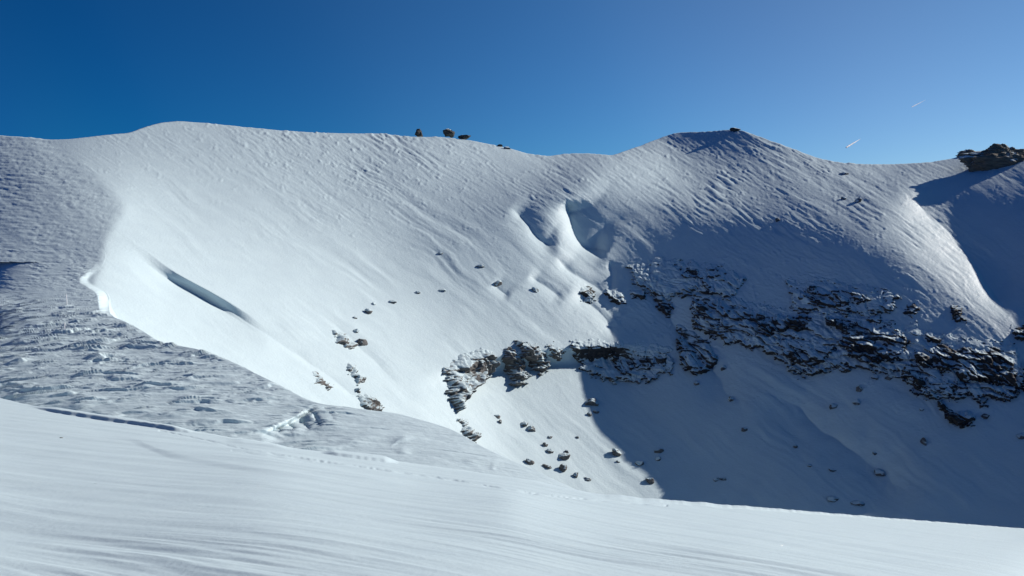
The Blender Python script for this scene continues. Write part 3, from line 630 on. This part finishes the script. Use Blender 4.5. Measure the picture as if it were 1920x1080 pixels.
APRON = [(983,797,8,7,'upper left of a touching pair of boulders near the top of the sunlit apron'),(996,805,9,8,'lower right of a touching pair of boulders near the top of the sunlit apron'),
 (1110,756,13,10,'biggest boulder on the sunlit apron, right at the edge of the shade'),(1105,778,5,5,'small stone under the left side of the biggest apron boulder'),(1117,773,7,4,'flat stone under the right side of the biggest apron boulder'),
 (1021,835,6,5,'small stone just above left of the dark angular boulder'),(1030,846,7,6,'round stone touching the small one left of the dark angular boulder'),(1056,859,12,8,'dark angular boulder in the middle of the lower sunlit apron'),
 (1031,820,5,3,'thin stone above the stones in the middle of the sunlit apron'),(1062,848,5,4,'slanting splinter of rock above the dark angular boulder'),(1055,880,11,9,'grey snow dusted boulder under the dark angular one'),
 (1079,893,5,7,'upright stone right of the grey snow dusted boulder'),(1025,876,8,5,'flat stone left of the grey snow dusted boulder'),(993,868,8,7,'leftmost stone on the lower sunlit apron beside the near snow edge'),
 (1102,900,6,5,'lowest small square stone on the sunlit apron'),(1154,852,9,10,'tall boulder alone in the right half of the sunlit apron'),(1158,867,4,3,'pebble like stone under the tall lone boulder'),
 (1199,870,9,5,'low split stone close to the slanting shade edge'),(1219,904,9,8,'round grey boulder lowest and nearest the shade edge'),(932,782,6,4,'small stone under the rime covered buttress'),(937,793,4,5,'small stone right beneath the one under the rime covered buttress'),(1082,820,4,3,'tiny stone alone on the middle of the sunlit apron')]
for k, (u, v, rx, ry, lb) in enumerate(APRON): boulder(u, v, rx, ry, lb, group='boulders on the sunlit apron', seed=k, sink=.42, rough=.16)
SHADE = [(1612,731,6,7,'upper of three stones in a row under the middle of the cliff band'),(1606,754,7,6,'middle of three stones in a row under the middle of the cliff band'),(1562,762,8,6,'snow hooded stone left of the row under the cliff band'),
 (1640,708,7,5,'stone just under the foot of the big block cliff'),(1668,708,8,5,'flat stone close under the left foot of the stepped outcrop'),(1728,769,4,4,'small dark stone on open shaded snow left of the lowest outcrop'),(1732,830,5,8,'upright stone on open shaded snow below the lowest outcrop'),
 (1650,888,9,9,'reddish boulder alone low on the shaded slope'),(1847,782,7,5,'stone right of the lowest outcrop on shaded snow'),(1914,818,6,6,'stone at the right picture edge on shaded snow'),
 (1234,846,9,5,'upper stone of a pair in the shade beside the sunlit apron'),(1234,860,6,6,'lower stone of a pair in the shade beside the sunlit apron'),(1560,882,6,4,'small flat stone low on the shaded slope, left of the reddish boulder'),
 (1562,935,11,5,'snow covered stone at the bottom of the shaded slope above the near snow'),(1610,944,12,5,'long snow covered stone lowest in the shade, right of its neighbour'),(1342,900,6,5,'left of two faint stones low in the shade'),(1356,898,6,4,'right of two faint stones low in the shade'),
 (1370,750,6,7,'solitary stone in the shade below the triangular outcrop'),(1492,838,4,4,'tiny stone on the dark middle of the shaded slope'),(1356,690,5,7,'small stone right beside the foot of the triangular outcrop'),(1150,711,9,8,'stone under the snowy tongue outcrop, left side'),
 (1196,716,5,8,'thin upright stone under the snowy tongue outcrop'),(1133,710,5,4,'smallest stone under the low rocky step'),(1210,698,5,4,'small stone between the thin upright stone and the outcrop above'),(1396,806,6,5,'faint stone pair mate in the middle of the shaded slope'),(1518,874,5,3,'faint pebble on the lower shaded slope'),(1306,720,6,5,'stone right under the tip of the triangular outcrop'),(1198,873,4,3,'half buried stone beside the low split stone'),(1640,850,4,3,'pebble on the dark snow above the reddish boulder')]
for k, (u, v, rx, ry, lb) in enumerate(SHADE): boulder(u, v, rx, ry, lb, mat=(M_boulder, M_rimed)[k % 2], group='stones on the shaded slope', seed=100+k, sink=.48)
SLOPE = [(677,643,12,12,'lower and larger of twin boulders on the bright slope'),(667,622,8,6,'upper and smaller of twin boulders on the bright slope'),(690,586,9,9,'round boulder with a dark face above the twin boulders'),(700,571,5,5,'pebble just above right of the round dark faced boulder'),(666,596,5,5,'small stone left below the round dark faced boulder'),
 (735,566,12,5,'thin slanting stone right of the round boulder'),(783,549,7,5,'rime crusted stone right of the thin slanting one'),(830,545,10,4,'faint slanting rock right of the rime crusted stone'),(932,533,10,9,'blue shadowed rock high on the flutes of the bright slope'),(900,500,10,5,'dark sliver above the blue shadowed rock'),(1003,545,9,8,'pointed rock in a small shaded hollow left of the ribs'),(826,476,6,4,'tiny sliver high up on the flutes'),
 (1583,373,7,5,'left of two dark rocks on the sunlit dome'),(1609,378,7,8,'right and taller of two dark rocks on the sunlit dome'),(1458,414,6,7,'single dark rock at the lower edge of the sunlit dome'),(1583,326,11,4,'flat soft edged rock near the skyline of the dome')]
for k, (u, v, rx, ry, lb) in enumerate(SLOPE): boulder(u, v, rx*.85, ry*.8, lb, M_rimed if u < 1010 and k not in (0, 2) else None, group='boulders on the bright slope' if u < 1100 else 'rocks on the sunlit dome', seed=200+k, sink=.5 if k > 1 else .36)

# ------------------------------------------------------------------ rocks on the skyline
boulder(785,252,7,7,'pointed dark rock alone on the snowy skyline left of centre', M_dark, 'rocks standing on the skyline', seed=5, sink=.1, nr=30, rough=.25)
boulder(843,253,11,7,'rounded dark rock on the skyline, left of the flat slab', M_dark, 'rocks standing on the skyline', seed=6, sink=.15, nr=30, rough=.2)
boulder(868,259,11,4,'low flat slab on the skyline touching the rounded rock', M_dark, 'rocks standing on the skyline', seed=7, sink=.15, nr=30, rough=.15)
boulder(937,274,5,3,'tiny dark rock on the skyline where the crest drops to the saddle', M_dark, 'rocks standing on the skyline', seed=8, sink=.2)
boulder(951,279,7,3,'tiny low rock just right of its twin where the crest drops to the saddle', M_dark, 'rocks standing on the skyline', seed=9, sink=.2)
boulder(1378,245,9,4,'flat rock on the very top of the dark dome', M_dark, 'rocks standing on the skyline', seed=10, sink=.2)
boulder(1882,303,56,25,'big rounded rock tor at the top right corner of the mountain', M_tor, seed=14, sink=.42, nr=150, rough=.22, depth=16, name='rock_tor', cat='rock tor')
boulder(1816,287,13,4,'thin overhanging slab of rock just left of the big tor', M_tor, 'rocks standing on the skyline', seed=12, sink=.3, nr=40, rough=.2)
boulder(115,821,2.6,1.3,'small dark chip of rock on the near snow, upper one', M_tor, 'rock chips on the near snow', sheet='near', name='rock_chip', cat='rock chip', sink=.3)
boulder(178,907,2.8,1.0,'small dark chip of rock on the near snow, lower one', M_tor, 'rock chips on the near snow', sheet='near', name='rock_chip', cat='rock chip', sink=.3, seed=3)
# ------------------------------------------------------------------ marker poles on the ridge
def plain(name, col, rough=.7):
    m, n, b, g = base_mat(name); n.links.new(ramp(n, noise(n, g.outputs['Position'], 12, 4), .3, .7, tuple(c*.8 for c in col), col), b.inputs['Base Color']); b.inputs['Roughness'].default_value = rough; return m
M_wood = plain('weathered_wood', (.16, .12, .09)); M_rime = plain('rime_ice', (.88, .9, .92))
def lathe(name, prof, mat, parent, n=14, bend=0.0, seed=0):
    a = np.linspace(0, 2*np.pi, n, endpoint=False); pr = np.array(prof, float)
    co = np.stack([pr[:, 0, None]*np.cos(a)*(1+.25*perlin2(a*2+seed, pr[:, 1, None]*6, 3)), pr[:, 0, None]*np.sin(a), pr[:, 1, None]+0*a], -1); co[..., 0] += bend*(pr[:, 1, None]**2)
    idx = np.arange(len(pr)*n).reshape(len(pr), n); nx = np.roll(idx, -1, 1)
    return raw_mesh(name, co.reshape(-1, 3), np.stack([idx[:-1], nx[:-1], nx[1:], idx[1:]], -1).reshape(-1, 4), mat, parent=parent)
def marker(u, v, hpx, label, cone, seed):
    P = (np.exp(ridge_L(np.array([float(u)]), np.array([float(v)])))[:, None]*ray([float(u)], [float(v)]))[0]; m = np.linalg.norm(P)/FPX; h = hpx*m
    e = bpy.data.objects.new('marker_pole', None); scn.collection.objects.link(e); e.location = P-np.array([0, 0, .25]); e.rotation_euler = (0, R(2.5 if cone else -1), 0)
    tag(e, label, 'marker pole', 'marker poles along the ridge')
    lathe('pole_shaft', [(.001, -.4), (.055, -.4), (.055, h*.5), (.05, h+.3), (.001, h+.3)], M_wood, e)
    z = np.linspace(.2, h+.28, 14); lathe('rime_crust', [(.001, z[0])]+[(.07+.035*math.sin(k*2.1)**2, a) for k, a in enumerate(z)]+[(.001, z[-1]+.04)], M_rime, e, seed=seed)
    if cone: lathe('snow_mound', [(.9*m*6, -.3), (.6*m*6, .12*6*m), (.35*m*6, .7*6*m), (.15*m*6, 1.1*6*m), (.001, 1.2*6*m)], M_rime, e, seed=seed+4)
marker(125.5, 573, 18, 'thin upright marker pole on the ridge, higher of the two', False, 1)
marker(121, 625, 17, 'rime crusted marker pole with white snow packed round its foot', True, 2)
# ------------------------------------------------------------------ contrails
def contrail(a, b, Y, rpx, alpha, label):
    A, B = Y*ray(*a), 1.05*Y*ray(*b); n = 40; k = 12; ax = (B-A); ln = np.linalg.norm(ax); ax /= ln
    s1 = np.cross(ax, [0, 0, 1.]); s1 /= np.linalg.norm(s1); s2 = np.cross(ax, s1); t = np.linspace(0, 1, n)[:, None]; th = np.linspace(0, 2*np.pi, k, endpoint=False)[None]
    r = rpx*Y/FPX*(.1+.9*np.sin(np.pi*t**.45)**.8)*(1-.45*t)*(1+.25*fbm2(t*14, th, 3, 5)); r[0] = r[-1] = .01
    co = (ax*ln*t[..., None])+r[..., None]*(np.cos(th)[..., None]*s1+np.sin(th)[..., None]*s2)
    idx = np.arange(n*k).reshape(n, k); nx = np.roll(idx, -1, 1)
    m, nt_, b_, g = base_mat('condensation'); b_.inputs['Base Color'].default_value = (.95, .96, 1, 1); b_.inputs['Roughness'].default_value = 1
    tcn = nt_.nodes.new('ShaderNodeNewGeometry'); ns = noise(nt_, tcn.outputs['Position'], 8/ln, 3)
    nt_.links.new(mathn(nt_, 'MULTIPLY', ramp(nt_, ns, .25, .6, (.45,)*3, (1, 1, 1)), alpha), b_.inputs['Alpha'])
    o = raw_mesh('contrail', co.reshape(-1, 3), np.stack([idx[:-1], nx[:-1], nx[1:], idx[1:]], -1).reshape(-1, 4), m); o.location = A; tag(o, label, 'contrail', 'contrails in the blue sky')
contrail((1586,277), (1614,260), 12000., 1.6, 1.0, 'short bright white contrail just above the skyline at right')
contrail((1709,201), (1736,187), 14000., .95, .5, 'faint thin contrail higher and further right in the sky')
